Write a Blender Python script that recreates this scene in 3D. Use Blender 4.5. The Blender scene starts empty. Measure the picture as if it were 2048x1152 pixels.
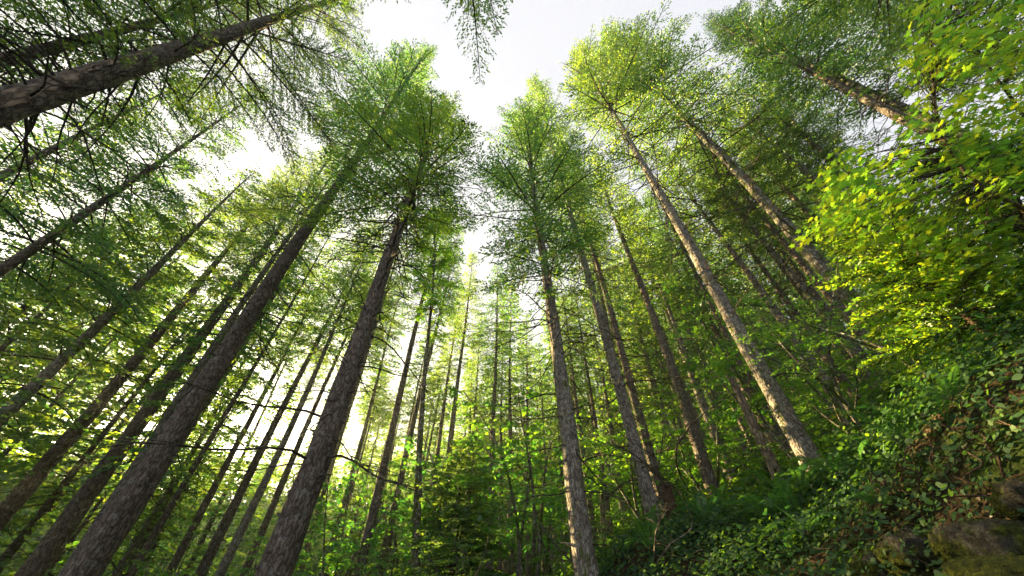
import bpy, math, random
import numpy as np
from mathutils import Vector, Matrix
PI = math.pi
R = math.radians
rng = np.random.default_rng(7)
random.seed(7)
S = bpy.context.scene
C = S.collection

# ------------------------------------------------------------------ camera, sky, sun, exposure
F = 683.0                       # focal length in pixels of the 2048 wide photograph (12 mm lens)
PITCH = R(42.9)
cam = bpy.data.objects.new('camera', bpy.data.cameras.new('camera'))
C.objects.link(cam)
cam.data.sensor_width = 36
cam.data.lens = 36 * F / 2048
cam.data.clip_start = 0.05
cam.data.clip_end = 3000
cam.location = (0, 0, 0)
cam.rotation_euler = (PI / 2 + PITCH, 0, 0)
S.camera = cam
S.view_settings.view_transform = 'Standard'
S.view_settings.look = 'None'
S.view_settings.gamma = 1
EXPOSURE = 3.15
S.view_settings.exposure = EXPOSURE
try:
    S.cycles.use_denoising = True
    S.cycles.denoiser = 'OPENIMAGEDENOISE'
    S.cycles.max_bounces = 12
    S.cycles.diffuse_bounces = 6
    S.cycles.transmission_bounces = 8
    S.cycles.glossy_bounces = 2
    S.cycles.sample_clamp_indirect = 6
except Exception:
    pass

SUN_EL = R(14.2)
SUN_AZ = R(-44.7)               # measured from straight ahead (+Y), left is negative
sdir = Vector((math.sin(SUN_AZ) * math.cos(SUN_EL), math.cos(SUN_AZ) * math.cos(SUN_EL), math.sin(SUN_EL)))
W = bpy.data.worlds.new('World')
S.world = W
W.use_nodes = True
nt = W.node_tree
for n in list(nt.nodes):
    nt.nodes.remove(n)
out = nt.nodes.new('ShaderNodeOutputWorld')
bg = nt.nodes.new('ShaderNodeBackground')
sky = nt.nodes.new('ShaderNodeTexSky')
sky.sky_type = 'NISHITA'
sky.sun_disc = False
sky.sun_elevation = SUN_EL
sky.sun_rotation = SUN_AZ
sky.air_density = 1.0
sky.dust_density = 4.0
sky.ozone_density = 1.0
hsv = nt.nodes.new('ShaderNodeHueSaturation')       # thin high overcast: the blue is washed out
hsv.inputs['Saturation'].default_value = 0.4
mixw = nt.nodes.new('ShaderNodeMixRGB')
mixw.inputs['Fac'].default_value = 0.86
mixw.inputs['Color2'].default_value = (1.55, 1.56, 1.70, 1)
nt.links.new(sky.outputs['Color'], hsv.inputs['Color'])
nt.links.new(hsv.outputs['Color'], mixw.inputs['Color1'])
nt.links.new(mixw.outputs['Color'], bg.inputs['Color'])
bg.inputs['Strength'].default_value = 0.066
nt.links.new(bg.outputs['Background'], out.inputs['Surface'])

sl = bpy.data.lights.new('sun', 'SUN')
sl.energy = 5.0
sl.angle = R(0.5)
sl.color = (1.0, 0.73, 0.32)
so = bpy.data.objects.new('sun', sl)
C.objects.link(so)
so.rotation_euler = (-sdir).to_track_quat('-Z', 'Y').to_euler()
so.location = (0, 0, 60)

# ------------------------------------------------------------------ geometry of the view
CP, SP = math.cos(PITCH), math.sin(PITCH)
def ray(px, py):
    cx = (px - 1024) / F
    cy = (576 - py) / F
    return np.array([cx, CP - cy * SP, SP + cy * CP])
def proj(p):
    zc = p[1] * CP + p[2] * SP
    return np.array([1024 + F * p[0] / zc, 576 - F * (-p[1] * SP + p[2] * CP) / zc])

# ------------------------------------------------------------------ mesh building
class MB:
    def __init__(s):
        s.v = []; s.f = []; s.n = 0
    def add(s, V, Fc, m=0):
        V = np.asarray(V, float).reshape(-1, 3); Fc = np.asarray(Fc, int)
        s.v.append(V); s.f.append((Fc + s.n, m)); s.n += len(V)
    def mesh(s, name, mats, smooth=()):
        V = np.concatenate(s.v)
        loops = np.concatenate([f.ravel() for f, m in s.f])
        tot = np.concatenate([np.full(len(f), f.shape[1]) for f, m in s.f])
        mi = np.concatenate([np.full(len(f), m) for f, m in s.f])
        st = np.concatenate([[0], np.cumsum(tot)[:-1]])
        me = bpy.data.meshes.new(name)
        me.vertices.add(len(V)); me.vertices.foreach_set('co', V.ravel().astype(np.float32))
        me.loops.add(len(loops)); me.loops.foreach_set('vertex_index', loops.astype(np.int32))
        me.polygons.add(len(tot))
        me.polygons.foreach_set('loop_start', st.astype(np.int32))
        me.polygons.foreach_set('loop_total', tot.astype(np.int32))
        me.polygons.foreach_set('material_index', mi.astype(np.int32))
        sm = np.isin(mi, list(smooth))
        me.polygons.foreach_set('use_smooth', sm)
        for m in mats:
            me.materials.append(m)
        me.update(calc_edges=True)
        return me

def norm(a):
    return a / np.maximum(np.linalg.norm(a, axis=-1, keepdims=True), 1e-9)

def tube(mb, P, r, k=6, m=0, rough=0.0, cap=False):
    P = np.asarray(P, float); n = len(P)
    r = np.broadcast_to(np.asarray(r, float), (n,))
    T = norm(np.gradient(P, axis=0))
    ref = np.array([0, 0, 1.0]) if abs(T[:, 2]).mean() < 0.8 else np.array([1.0, 0, 0])
    A = norm(np.cross(T, ref)); B = np.cross(T, A)
    a = np.arange(k) / k * 2 * PI
    rr = r[:, None] * np.ones((n, k))
    if rough:
        rr = rr * (1 + rng.normal(0, rough, (n, k)))
    V = P[:, None] + (A[:, None] * np.cos(a)[None, :, None] + B[:, None] * np.sin(a)[None, :, None]) * rr[..., None]
    i = np.arange(n - 1)[:, None] * k; j = np.arange(k)[None]; j2 = (j + 1) % k
    Q = np.stack([i + j, i + j2, i + k + j2, i + k + j], -1).reshape(-1, 4)
    base = mb.n
    mb.add(V.reshape(-1, 3), Q, m)
    if cap:
        mb.f.append((np.array([list(range(base + (n - 1) * k, base + n * k))]), m))

def kites(mb, P, D, N, L, Wd, m=0, bend=0.0):
    """leaf cards: base P, direction D, face normal N, length L, width Wd"""
    D = norm(D); side = norm(np.cross(N, D)); up = np.cross(D, side)
    L = np.broadcast_to(L, (len(P),))[:, None]; Wd = np.broadcast_to(Wd, (len(P),))[:, None]
    a = P; b = P + D * L * .45 + side * Wd * .5 + up * bend * L; c = P + D * L; d = P + D * L * .45 - side * Wd * .5 + up * bend * L
    V = np.stack([a, b, c, d], 1).reshape(-1, 3)
    mb.add(V, np.arange(len(P) * 4).reshape(-1, 4), m)

def poly_leaves(mb, shape, P, D, N, L, m=0, cup=0.12):
    """shape: outline (n,2), y along the leaf; one polygon per leaf"""
    D = norm(D); side = norm(np.cross(N, D)); up = np.cross(D, side)
    k = len(shape); L = np.broadcast_to(L, (len(P),))[:, None, None]
    sx = shape[None, :, 0:1]; sy = shape[None, :, 1:2]
    V = P[:, None] + (side[:, None] * sx + D[:, None] * sy + up[:, None] * (-cup * (sx ** 2 + (sy - .4) ** 2))) * L
    mb.add(V.reshape(-1, 3), np.arange(len(P) * k).reshape(-1, k), m)

MAPLE = []
for ang, rad in [(-178, .05), (-150, .34), (-128, .22), (-100, .46), (-80, .25), (-62, .38), (-45, .62), (-30, .36), (-14, .56), (0, .80)]:
    MAPLE.append((ang, rad))
MAPLE = MAPLE + [(-a, r_) for a, r_ in MAPLE[-2:0:-1]] + [(178, .05)]
MAPLE = np.array([(math.sin(R(a)) * r_, math.cos(R(a)) * r_ + .25) for a, r_ in MAPLE])
OVATE = np.array([(0, 0), (.20, .12), (.33, .35), (.28, .62), (.13, .86), (0, 1.0), (-.13, .86), (-.28, .62), (-.33, .35), (-.20, .12)])
SMALL5 = np.array([(0, 0), (.42, .18), (.28, .5), (.34, .8), (0, 1.0), (-.34, .8), (-.28, .5), (-.42, .18)])

# ------------------------------------------------------------------ materials
def mat(name):
    m = bpy.data.materials.new(name); m.use_nodes = True
    for n in list(m.node_tree.nodes):
        m.node_tree.nodes.remove(n)
    return m, m.node_tree
def node(t, ty, **kw):
    n = t.nodes.new(ty)
    for k, v in kw.items():
        setattr(n, k, v)
    return n
def ramp(t, src, stops):
    r_ = node(t, 'ShaderNodeValToRGB')
    e = r_.color_ramp.elements
    while len(e) < len(stops):
        e.new(0.5)
    for q, (p, c) in zip(e, stops):
        q.position = p; q.color = (*c, 1)
    t.links.new(src, r_.inputs['Fac'])
    return r_.outputs['Color']

def leaf_mat(name, cols, trans, tfac=.45, rough=.5, gloss=.06, scale=.35):
    """cols: three reflect colours dark to light; trans: colour of light through the leaf"""
    m, t = mat(name)
    geo = node(t, 'ShaderNodeNewGeometry'); oi = node(t, 'ShaderNodeObjectInfo')
    tc = node(t, 'ShaderNodeTexCoord')
    nz = node(t, 'ShaderNodeTexNoise'); nz.inputs['Scale'].default_value = scale; nz.inputs['Detail'].default_value = 2
    t.links.new(tc.outputs['Object'], nz.inputs['Vector'])
    a = node(t, 'ShaderNodeMath', operation='MULTIPLY'); a.inputs[1].default_value = .45
    t.links.new(geo.outputs['Random Per Island'], a.inputs[0])
    b = node(t, 'ShaderNodeMath', operation='MULTIPLY_ADD'); b.inputs[1].default_value = .25
    t.links.new(oi.outputs['Random'], b.inputs[0]); t.links.new(a.outputs[0], b.inputs[2])
    c = node(t, 'ShaderNodeMath', operation='MULTIPLY_ADD'); c.inputs[1].default_value = .35
    t.links.new(nz.outputs['Fac'], c.inputs[0]); t.links.new(b.outputs[0], c.inputs[2])
    col = ramp(t, c.outputs[0], [(.15, cols[0]), (.5, cols[1]), (.9, cols[2])])
    d = node(t, 'ShaderNodeBsdfDiffuse'); t.links.new(col, d.inputs['Color'])
    tcol = ramp(t, c.outputs[0], [(.25, (trans[0] * .36, trans[1] * .72, trans[2] * 1.8)), (.55, trans), (.85, (min(trans[0] * 1.6, .62), min(trans[1] * 1.2, .68), trans[2] * .7))])
    tr = node(t, 'ShaderNodeBsdfTranslucent'); t.links.new(tcol, tr.inputs['Color'])
    mx = node(t, 'ShaderNodeMixShader'); mx.inputs[0].default_value = tfac
    t.links.new(d.outputs[0], mx.inputs[1]); t.links.new(tr.outputs[0], mx.inputs[2])
    g = node(t, 'ShaderNodeBsdfGlossy'); g.inputs['Roughness'].default_value = rough
    g.inputs['Color'].default_value = (.9, .95, 1, 1)
    m2 = node(t, 'ShaderNodeMixShader'); m2.inputs[0].default_value = gloss
    t.links.new(mx.outputs[0], m2.inputs[1]); t.links.new(g.outputs[0], m2.inputs[2])
    o = node(t, 'ShaderNodeOutputMaterial'); t.links.new(m2.outputs[0], o.inputs['Surface'])
    return m

def bark_mat(name, dark, mid, light, moss=0.0, lichen=.5, vs=1.0, bump=.6, warm=0):
    m, t = mat(name)
    tc = node(t, 'ShaderNodeTexCoord')
    oi = node(t, 'ShaderNodeObjectInfo')
    off = node(t, 'ShaderNodeVectorMath', operation='ADD')
    sc = node(t, 'ShaderNodeVectorMath', operation='SCALE'); sc.inputs['Scale'].default_value = 37
    t.links.new(oi.outputs['Location'], sc.inputs[0])
    t.links.new(tc.outputs['Object'], off.inputs[0]); t.links.new(sc.outputs[0], off.inputs[1])
    def mp(s):
        n = node(t, 'ShaderNodeMapping'); n.inputs['Scale'].default_value = s
        t.links.new(off.outputs[0], n.inputs['Vector']); return n.outputs[0]
    wn = node(t, 'ShaderNodeTexNoise'); wn.inputs['Scale'].default_value = 6; t.links.new(off.outputs[0], wn.inputs['Vector'])
    wv = node(t, 'ShaderNodeVectorMath', operation='MULTIPLY_ADD'); wv.inputs[1].default_value = (.12, .12, .12)
    t.links.new(wn.outputs['Color'], wv.inputs[0])
    n0 = mp((1, 1, 1)); t.links.new(n0, wv.inputs[2])
    mpp = node(t, 'ShaderNodeMapping'); mpp.inputs['Scale'].default_value = (17 * vs, 17 * vs, 4.2 * vs); t.links.new(wv.outputs[0], mpp.inputs['Vector'])
    vo = node(t, 'ShaderNodeTexVoronoi', feature='DISTANCE_TO_EDGE'); vo.inputs['Scale'].default_value = 1
    t.links.new(mpp.outputs[0], vo.inputs['Vector'])
    fis = ramp(t, vo.outputs['Distance'], [(0, (.12, .12, .12)), (.10, (.5, .5, .5)), (.32, (1, 1, 1))])
    nf = node(t, 'ShaderNodeTexNoise'); nf.inputs['Scale'].default_value = 45; nf.inputs['Detail'].default_value = 6; nf.inputs['Roughness'].default_value = .7
    t.links.new(off.outputs[0], nf.inputs['Vector'])
    nl = node(t, 'ShaderNodeTexNoise'); nl.inputs['Scale'].default_value = 5; nl.inputs['Detail'].default_value = 5
    t.links.new(mp((1, 1, .5)), nl.inputs['Vector'])
    base = ramp(t, nf.outputs['Fac'], [(.25, dark), (.5, mid), (.75, light)])
    big = ramp(t, nl.outputs['Fac'], [(.3, (.62, .60, .60)), (.55, (1, 1, 1)), (.75, (1.0, .88, .78))])
    mb_ = node(t, 'ShaderNodeMixRGB', blend_type='MULTIPLY'); mb_.inputs['Fac'].default_value = 1
    t.links.new(base, mb_.inputs['Color1']); t.links.new(big, mb_.inputs['Color2'])
    mul = node(t, 'ShaderNodeMixRGB', blend_type='MULTIPLY'); mul.inputs['Fac'].default_value = .85
    t.links.new(mb_.outputs[0], mul.inputs['Color1']); t.links.new(fis, mul.inputs['Color2'])
    lm = node(t, 'ShaderNodeTexNoise'); lm.inputs['Scale'].default_value = 8; lm.inputs['Detail'].default_value = 4; lm.inputs['Roughness'].default_value = .75
    t.links.new(off.outputs[0], lm.inputs['Vector'])
    lf = ramp(t, lm.outputs['Fac'], [(.56 - .06 * lichen, (0, 0, 0)), (.64 - .06 * lichen, (lichen, lichen, lichen))])
    mi = node(t, 'ShaderNodeMixRGB'); mi.inputs['Color2'].default_value = (.40, .42, .38, 1)
    t.links.new(lf, mi.inputs['Fac']); t.links.new(mul.outputs[0], mi.inputs['Color1'])
    col = mi.outputs[0]
    if moss > 0:
        mf = ramp(t, nl.outputs['Fac'], [(.62 - .25 * moss, (0, 0, 0)), (.72 - .25 * moss, (1, 1, 1))])
        mm = node(t, 'ShaderNodeMixRGB'); mm.inputs['Color2'].default_value = (.07, .10, .015, 1)
        t.links.new(mf, mm.inputs['Fac']); t.links.new(col, mm.inputs['Color1']); col = mm.outputs[0]
    hsum = node(t, 'ShaderNodeMath', operation='MULTIPLY_ADD'); hsum.inputs[1].default_value = .6
    t.links.new(nf.outputs['Fac'], hsum.inputs[0]); t.links.new(fis, hsum.inputs[2])
    bp = node(t, 'ShaderNodeBump'); bp.inputs['Strength'].default_value = bump; bp.inputs['Distance'].default_value = .05
    t.links.new(hsum.outputs[0], bp.inputs['Height'])
    p = node(t, 'ShaderNodeBsdfPrincipled'); p.inputs['Roughness'].default_value = .85
    p.inputs['Specular IOR Level'].default_value = .25
    t.links.new(col, p.inputs['Base Color']); t.links.new(bp.outputs[0], p.inputs['Normal'])
    o = node(t, 'ShaderNodeOutputMaterial'); t.links.new(p.outputs[0], o.inputs['Surface'])
    return m

M = {}
M['needles'] = leaf_mat('fir_needles', [(.012, .075, .042), (.022, .125, .050), (.060, .17, .035)], (.30, .50, .035), .5)
M['needles_sap'] = leaf_mat('hemlock_needles', [(.05, .13, .02), (.08, .19, .02), (.13, .25, .02)], (.38, .70, .03), .6)
M['maple'] = leaf_mat('maple_leaves', [(.04, .13, .015), (.07, .20, .02), (.14, .27, .02)], (.38, .70, .035), .55, scale=1.0)
M['maple_low'] = leaf_mat('vine_maple_leaves', [(.03, .11, .02), (.055, .17, .022), (.10, .23, .02)], (.26, .58, .035), .5, scale=1.0)
M['salal'] = leaf_mat('glossy_leaves', [(.012, .045, .02), (.02, .065, .024), (.05, .11, .03)], (.13, .32, .03), .35, .7, .02, 1.0)
M['bright'] = leaf_mat('herb_leaves', [(.025, .08, .015), (.045, .12, .016), (.08, .15, .016)], (.22, .44, .03), .4, .6, .025, 1.0)
M['dry'] = leaf_mat('dry_leaves', [(.05, .028, .014), (.09, .05, .03), (.15, .10, .07)], (.2, .12, .05), .2)
M['fern'] = leaf_mat('fern_leaves', [(.025, .09, .025), (.04, .13, .03), (.08, .18, .03)], (.2, .5, .05), .4)
M['bark'] = bark_mat('fir_bark', (.10, .08, .068), (.22, .18, .155), (.38, .33, .29), 0.0, .35)
M['bark_pale'] = bark_mat('lichened_bark', (.15, .13, .12), (.34, .30, .27), (.52, .48, .44), 0.12, .6)
M['bark_moss'] = bark_mat('mossy_bark', (.10, .085, .075), (.23, .20, .175), (.38, .35, .31), 0.5, .7)
M['twig'] = bark_mat('branch_bark', (.045, .035, .03), (.09, .07, .06), (.15, .12, .10), 0, .3, 3)
M['stem_pale'] = bark_mat('pale_stem', (.22, .15, .09), (.38, .28, .18), (.5, .4, .3), 0, .3, 3, .3)
M['snag'] = bark_mat('bare_wood', (.20, .14, .10), (.42, .33, .26), (.62, .54, .46), 0, .2, .6)
M['root'] = bark_mat('root_bark', (.06, .035, .02), (.13, .08, .05), (.2, .13, .09), 0, .1, 3)

def soil_mat():
    m, t = mat('forest_soil')
    tc = node(t, 'ShaderNodeTexCoord')
    n1 = node(t, 'ShaderNodeTexNoise'); n1.inputs['Scale'].default_value = 1.1; n1.inputs['Detail'].default_value = 8
    n2 = node(t, 'ShaderNodeTexNoise'); n2.inputs['Scale'].default_value = 22; n2.inputs['Detail'].default_value = 8
    for n in (n1, n2):
        t.links.new(tc.outputs['Object'], n.inputs['Vector'])
    a = ramp(t, n2.outputs['Fac'], [(.3, (.012, .009, .006)), (.5, (.04, .028, .018)), (.72, (.10, .065, .04))])
    g = ramp(t, n2.outputs['Fac'], [(.3, (.01, .02, .006)), (.7, (.05, .075, .015))])
    f = ramp(t, n1.outputs['Fac'], [(.42, (0, 0, 0)), (.56, (1, 1, 1))])
    mx = node(t, 'ShaderNodeMixRGB'); t.links.new(f, mx.inputs['Fac']); t.links.new(a, mx.inputs['Color1']); t.links.new(g, mx.inputs['Color2'])
    bp = node(t, 'ShaderNodeBump'); bp.inputs['Strength'].default_value = .9; bp.inputs['Distance'].default_value = .06
    t.links.new(n2.outputs['Fac'], bp.inputs['Height'])
    p = node(t, 'ShaderNodeBsdfPrincipled'); p.inputs['Roughness'].default_value = .95; p.inputs['Specular IOR Level'].default_value = .1
    t.links.new(mx.outputs[0], p.inputs['Base Color']); t.links.new(bp.outputs[0], p.inputs['Normal'])
    o = node(t, 'ShaderNodeOutputMaterial'); t.links.new(p.outputs[0], o.inputs['Surface'])
    return m
M['soil'] = soil_mat()

def rock_mat(name, mossy):
    m, t = mat(name)
    tc = node(t, 'ShaderNodeTexCoord')
    n1 = node(t, 'ShaderNodeTexNoise'); n1.inputs['Scale'].default_value = 2.6; n1.inputs['Detail'].default_value = 7; n1.inputs['Roughness'].default_value = .65
    n2 = node(t, 'ShaderNodeTexNoise'); n2.inputs['Scale'].default_value = 16; n2.inputs['Detail'].default_value = 10; n2.inputs['Roughness'].default_value = .78
    n3 = node(t, 'ShaderNodeTexVoronoi'); n3.inputs['Scale'].default_value = 70
    for n in (n1, n2, n3):
        t.links.new(tc.outputs['Object'], n.inputs['Vector'])
    a = ramp(t, n2.outputs['Fac'], [(.32, (.012, .011, .009)), (.5, (.06, .055, .045)), (.72, (.22, .21, .18))])
    g = ramp(t, n2.outputs['Fac'], [(.36, (.008, .012, .003)), (.5, (.045, .06, .008)), (.66, (.16, .18, .02))])
    f = ramp(t, n1.outputs['Fac'], [(.60 - .3 * mossy, (0, 0, 0)), (.68 - .3 * mossy, (1, 1, 1))])
    mx = node(t, 'ShaderNodeMixRGB'); t.links.new(f, mx.inputs['Fac']); t.links.new(a, mx.inputs['Color1']); t.links.new(g, mx.inputs['Color2'])
    h = node(t, 'ShaderNodeMath', operation='MULTIPLY_ADD'); h.inputs[1].default_value = .4
    t.links.new(n3.outputs['Distance'], h.inputs[0]); t.links.new(n2.outputs['Fac'], h.inputs[2])
    bp = node(t, 'ShaderNodeBump'); bp.inputs['Strength'].default_value = 1; bp.inputs['Distance'].default_value = .05
    t.links.new(h.outputs[0], bp.inputs['Height'])
    p = node(t, 'ShaderNodeBsdfPrincipled'); p.inputs['Roughness'].default_value = .9; p.inputs['Specular IOR Level'].default_value = .2
    t.links.new(mx.outputs[0], p.inputs['Base Color']); t.links.new(bp.outputs[0], p.inputs['Normal'])
    o = node(t, 'ShaderNodeOutputMaterial'); t.links.new(p.outputs[0], o.inputs['Surface'])
    return m
M['rock'] = rock_mat('mossy_rock', .55)
M['moss'] = rock_mat('thick_moss', 1.1)

# ------------------------------------------------------------------ scene helpers
def link(name, me, parent=None, loc=None, label=None, cat=None, group=None, kind=None):
    o = bpy.data.objects.new(name, me); C.objects.link(o)
    if parent is not None:
        o.parent = parent
    if loc is not None:
        o.location = loc
    for k, v in (('label', label), ('category', cat), ('group', group), ('kind', kind)):
        if v:
            o[k] = v
    return o
def thing(name, label, cat, loc, group=None):
    return link(name, None, None, loc, label, cat, group)

# ------------------------------------------------------------------ terrain
def hbase(x, y):
    x = np.asarray(x, float); y = np.asarray(y, float)
    z = -1.6 + .075 * np.clip(y, 0, 90)
    r_ = np.clip(x - 1.6, 0, None)
    z = z + .50 * r_ - .0012 * r_ ** 2
    l = np.clip(-x - 2, 0, 55)
    z = z - .34 * l - .075 * np.clip(y, 0, 90) * np.clip(l / 25, 0, 1)
    d = np.hypot(x, y)
    far = np.clip((d - 85) / 90, 0, 1) * (x < 40)
    z = z + far * far * (3 - 2 * far) * 48 * np.clip((-x + 40) / 60, 0, 1)
    return z
CTRL = [(9.2, 7.0, 3.45), (7.3, 9.0, 2.15), (3.7, 10.6, 1.35), (1.6, 10.7, -.1), (6.0, 3.0, 2.3), (4.2, 2.9, .75),
        (2.6, 2.8, -.9), (-6.7, 7, -2.2), (-3.5, 6.7, -1.7), (4.6, 5.0, .85), (0, 5, -1.5), (12, 9, 5.0), (2.8, 5.2, -.5)]
_c = np.array(CTRL)
_K = np.exp(-((_c[:, None, 0] - _c[None, :, 0]) ** 2 + (_c[:, None, 1] - _c[None, :, 1]) ** 2) / (2 * 2.2 ** 2)) + np.eye(len(_c)) * .02
_w = np.linalg.solve(_K, _c[:, 2] - hbase(_c[:, 0], _c[:, 1]))
def wob(x, y):
    return .12 * np.sin(x * 1.3 + y * .7) * np.cos(y * 1.1 - x * .4) + .06 * np.sin(x * 3.1 + 1) * np.sin(y * 2.7) + .3 * np.sin(x * .21 + 2) * np.sin(y * .17)
def ground(x, y):
    x = np.asarray(x, float); y = np.asarray(y, float)
    z = hbase(x, y)
    for (cx, cy, cz), w in zip(CTRL, _w):
        z = z + w * np.exp(-((x - cx) ** 2 + (y - cy) ** 2) / (2 * 2.2 ** 2))
    return z + wob(x, y) * np.clip(np.hypot(x, y) / 6 - .3, .15, 1)
def gh(x, y):
    return float(ground(x, y))

def grid_axis(lo, hi, fine_lo, fine_hi, step, far):
    a = [fine_lo]
    s_ = step
    while a[0] > lo:
        a.insert(0, a[0] - s_); s_ = min(s_ * 1.18, far)
    b = list(np.arange(fine_lo, fine_hi, step))[1:]
    a += b; s_ = step
    while a[-1] < hi:
        a.append(a[-1] + s_); s_ = min(s_ * 1.18, far)
    return np.array(a)
gx = grid_axis(-230, 140, -4, 14, .2, 25); gy = grid_axis(-60, 230, 0, 16, .2, 25)
GX, GY = np.meshgrid(gx, gy, indexing='ij')
GZ = ground(GX, GY) + rng.normal(0, .025, GX.shape)
mb = MB()
ny = len(gy); i = np.arange(len(gx) - 1)[:, None] * ny; j = np.arange(ny - 1)[None]
mb.add(np.stack([GX, GY, GZ], -1).reshape(-1, 3), np.stack([i + j, i + ny + j, i + ny + j + 1, i + j + 1], -1).reshape(-1, 4))
link('ground', mb.mesh('ground', [M['soil']], (0,)), kind='structure')

# ------------------------------------------------------------------ conifer crowns
def spray_branch(mb, p0, az, length, el, droop, card, step, mleaf=1, mtwig=0, rad=.02, bare=.2, twigs=True, dens=1.0, fan=.34):
    d = np.array([math.cos(az), math.sin(az), 0.])
    ns = 7
    s = np.linspace(0, 1, ns)
    wig = rng.normal(0, .02, 3) * length
    def axis(s):
        s = np.asarray(s)[..., None]
        return p0 + d * length * s * (1 - .12 * s) + np.array([0, 0, 1.]) * (math.tan(el) * length * s - droop * length * s ** 2) + wig * np.sin(s * PI)
    tube(mb, axis(s), rad * (1 - .85 * s) + .003, 4 if rad > .02 else 3, mtwig)
    nt_ = max(4, int(length * (1 - bare) / step * dens))
    st = bare + (1 - bare) * (np.arange(nt_) + rng.uniform(0, 1, nt_)) / nt_
    st = np.clip(np.concatenate([st, st + .01]), 0, 1)
    sg = np.repeat([1., -1.], nt_)
    tl = length * fan * (1.02 - st) ** .75 * rng.uniform(.6, 1.15, 2 * nt_) + card * .9
    th = az + sg * R(55) * (1 - .35 * st) + rng.normal(0, .15, 2 * nt_)
    dz = -rng.uniform(.05, .38, 2 * nt_)
    TD = norm(np.stack([np.cos(th), np.sin(th), dz], -1))
    TP = axis(st)
    if twigs:
        n_ = len(TP)
        sd = norm(np.cross(TD, [0, 0, 1.])) * .006
        V = np.stack([TP + sd, TP - sd, TP + TD * tl[:, None], TP + [0, 0, -.009]], 1)
        q = np.arange(n_)[:, None] * 4
        mb.add(V.reshape(-1, 3), np.concatenate([q + [0, 1, 2], q + [1, 3, 2], q + [3, 0, 2]]), mtwig)
    k = np.maximum(2, (tl / (card * .55)).astype(int))
    idx = np.repeat(np.arange(len(tl)), k)
    u = np.concatenate([(np.arange(q) + .5) / q for q in k])
    n = len(idx)
    P = TP[idx] + TD[idx] * (tl[idx] * u)[:, None]
    sgn = np.where(rng.random(n) < .5, 1., -1.)
    a2 = th[idx] + sgn * rng.uniform(.3, .95, n)
    D = np.stack([np.cos(a2), np.sin(a2), rng.normal(-.12, .22, n)], -1)
    N = np.stack([rng.normal(0, .8, n), rng.normal(0, .8, n), rng.uniform(.1, 1, n)], -1)
    L = card * rng.uniform(.7, 1.35, n)
    kites(mb, P, D, N, L, L * .44, mleaf)

def crown_mesh(name, seed, L=16., Rr=3.0, nb=150, card=.2, step=.16, mats=None, bare_len=7., nbare=34, twigs=True, shape=.85):
    global rng
    keep = rng; rng = np.random.default_rng(seed)
    mb = MB()
    t = np.sort(rng.random(nb) ** .92)
    az = np.cumsum(rng.uniform(1.9, 2.9, nb))
    for q in range(nb):
        tq = t[q]; z = tq * L
        l = Rr * (1 - tq) ** shape * min(1, .34 + 2.1 * tq) * rng.uniform(.5, 1.25) * (1 + .22 * math.sin(az[q] + seed) + .15 * math.sin(z * 1.7 + seed)) + .35
        if tq < .25 and rng.random() < .45: l *= .6
        el = R(-12 + 52 * tq + rng.normal(0, 6))
        spray_branch(mb, np.array([0, 0, z]), az[q], l, el, .16 + .18 * (1 - tq) * rng.random(), card, step, rad=.012 + .0055 * l, bare=.12 + .25 * (1 - tq) * rng.random(), twigs=twigs, dens=rng.uniform(.3, 1.2))
    spray_branch(mb, np.array([0, 0, L - .3]), 0, .5, R(75), 0, card, step, rad=.01, bare=0, twigs=False)
    for q in range(nbare):
        z = -bare_len * rng.random() ** 1.1
        dead_limb(mb, np.array([0, 0, z]), rng.uniform(0, 2 * PI), rng.uniform(.5, 1) * Rr * .75 * (1 + z / bare_len * .5), 0)
    me = mb.mesh(name, mats or [M['twig'], M['needles']])
    rng = keep
    return me

def dead_limb(mb, p0, az, l, m=0, rad=None, subs=5, k=3):
    rad = rad or (.008 + .006 * l)
    s = np.linspace(0, 1, 8)
    el = rng.uniform(-.45, .2); dr = rng.uniform(.0, .35); cv = rng.normal(0, .18)
    d = np.array([math.cos(az), math.sin(az), 0]); sd = np.array([-d[1], d[0], 0])
    def ax(s):
        s = np.asarray(s)[..., None]
        return p0 + d * l * s + sd * cv * l * s ** 2 + np.array([0, 0, 1.]) * l * (el * s - dr * s ** 2 + .03 * np.sin(s * 9 + az))
    tube(mb, ax(s), rad * (1 - .85 * s) + .002, k, m)
    for _ in range(subs):
        s0 = rng.uniform(.3, .95); a = az + rng.choice([-1, 1]) * rng.uniform(.5, 1.1); ll = l * rng.uniform(.12, .32)
        q = np.linspace(0, 1, 4)[:, None]; p = ax(s0)
        tube(mb, p + np.array([math.cos(a), math.sin(a), -.15]) * ll * q + np.array([0, 0, -.15]) * ll * q ** 2, rad * .35 * (1 - .7 * q[:, 0]) + .0012, 3, m)

CR_BIG = [crown_mesh('fir_crown_close', 5, L=14, Rr=4.4, card=.068, step=.075, nb=112, twigs=True)]
CR_HANG = [crown_mesh('fir_crown_overhead', 8, L=12, Rr=5.6, card=.085, step=.085, nb=90, twigs=False, nbare=0)]
CR_HI = [crown_mesh('fir_crown_near', 11 + q, Rr=3.6, card=.10, step=.08, nb=175, twigs=False) for q in range(3)]
CR_MID = [crown_mesh('fir_crown', 31 + q, card=.15, step=.135, nb=150, twigs=False) for q in range(4)]
CR_FAR = [crown_mesh('fir_crown_far', 51 + q, card=.30, step=.26, nb=120, twigs=False, nbare=26, bare_len=9) for q in range(4)]

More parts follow.
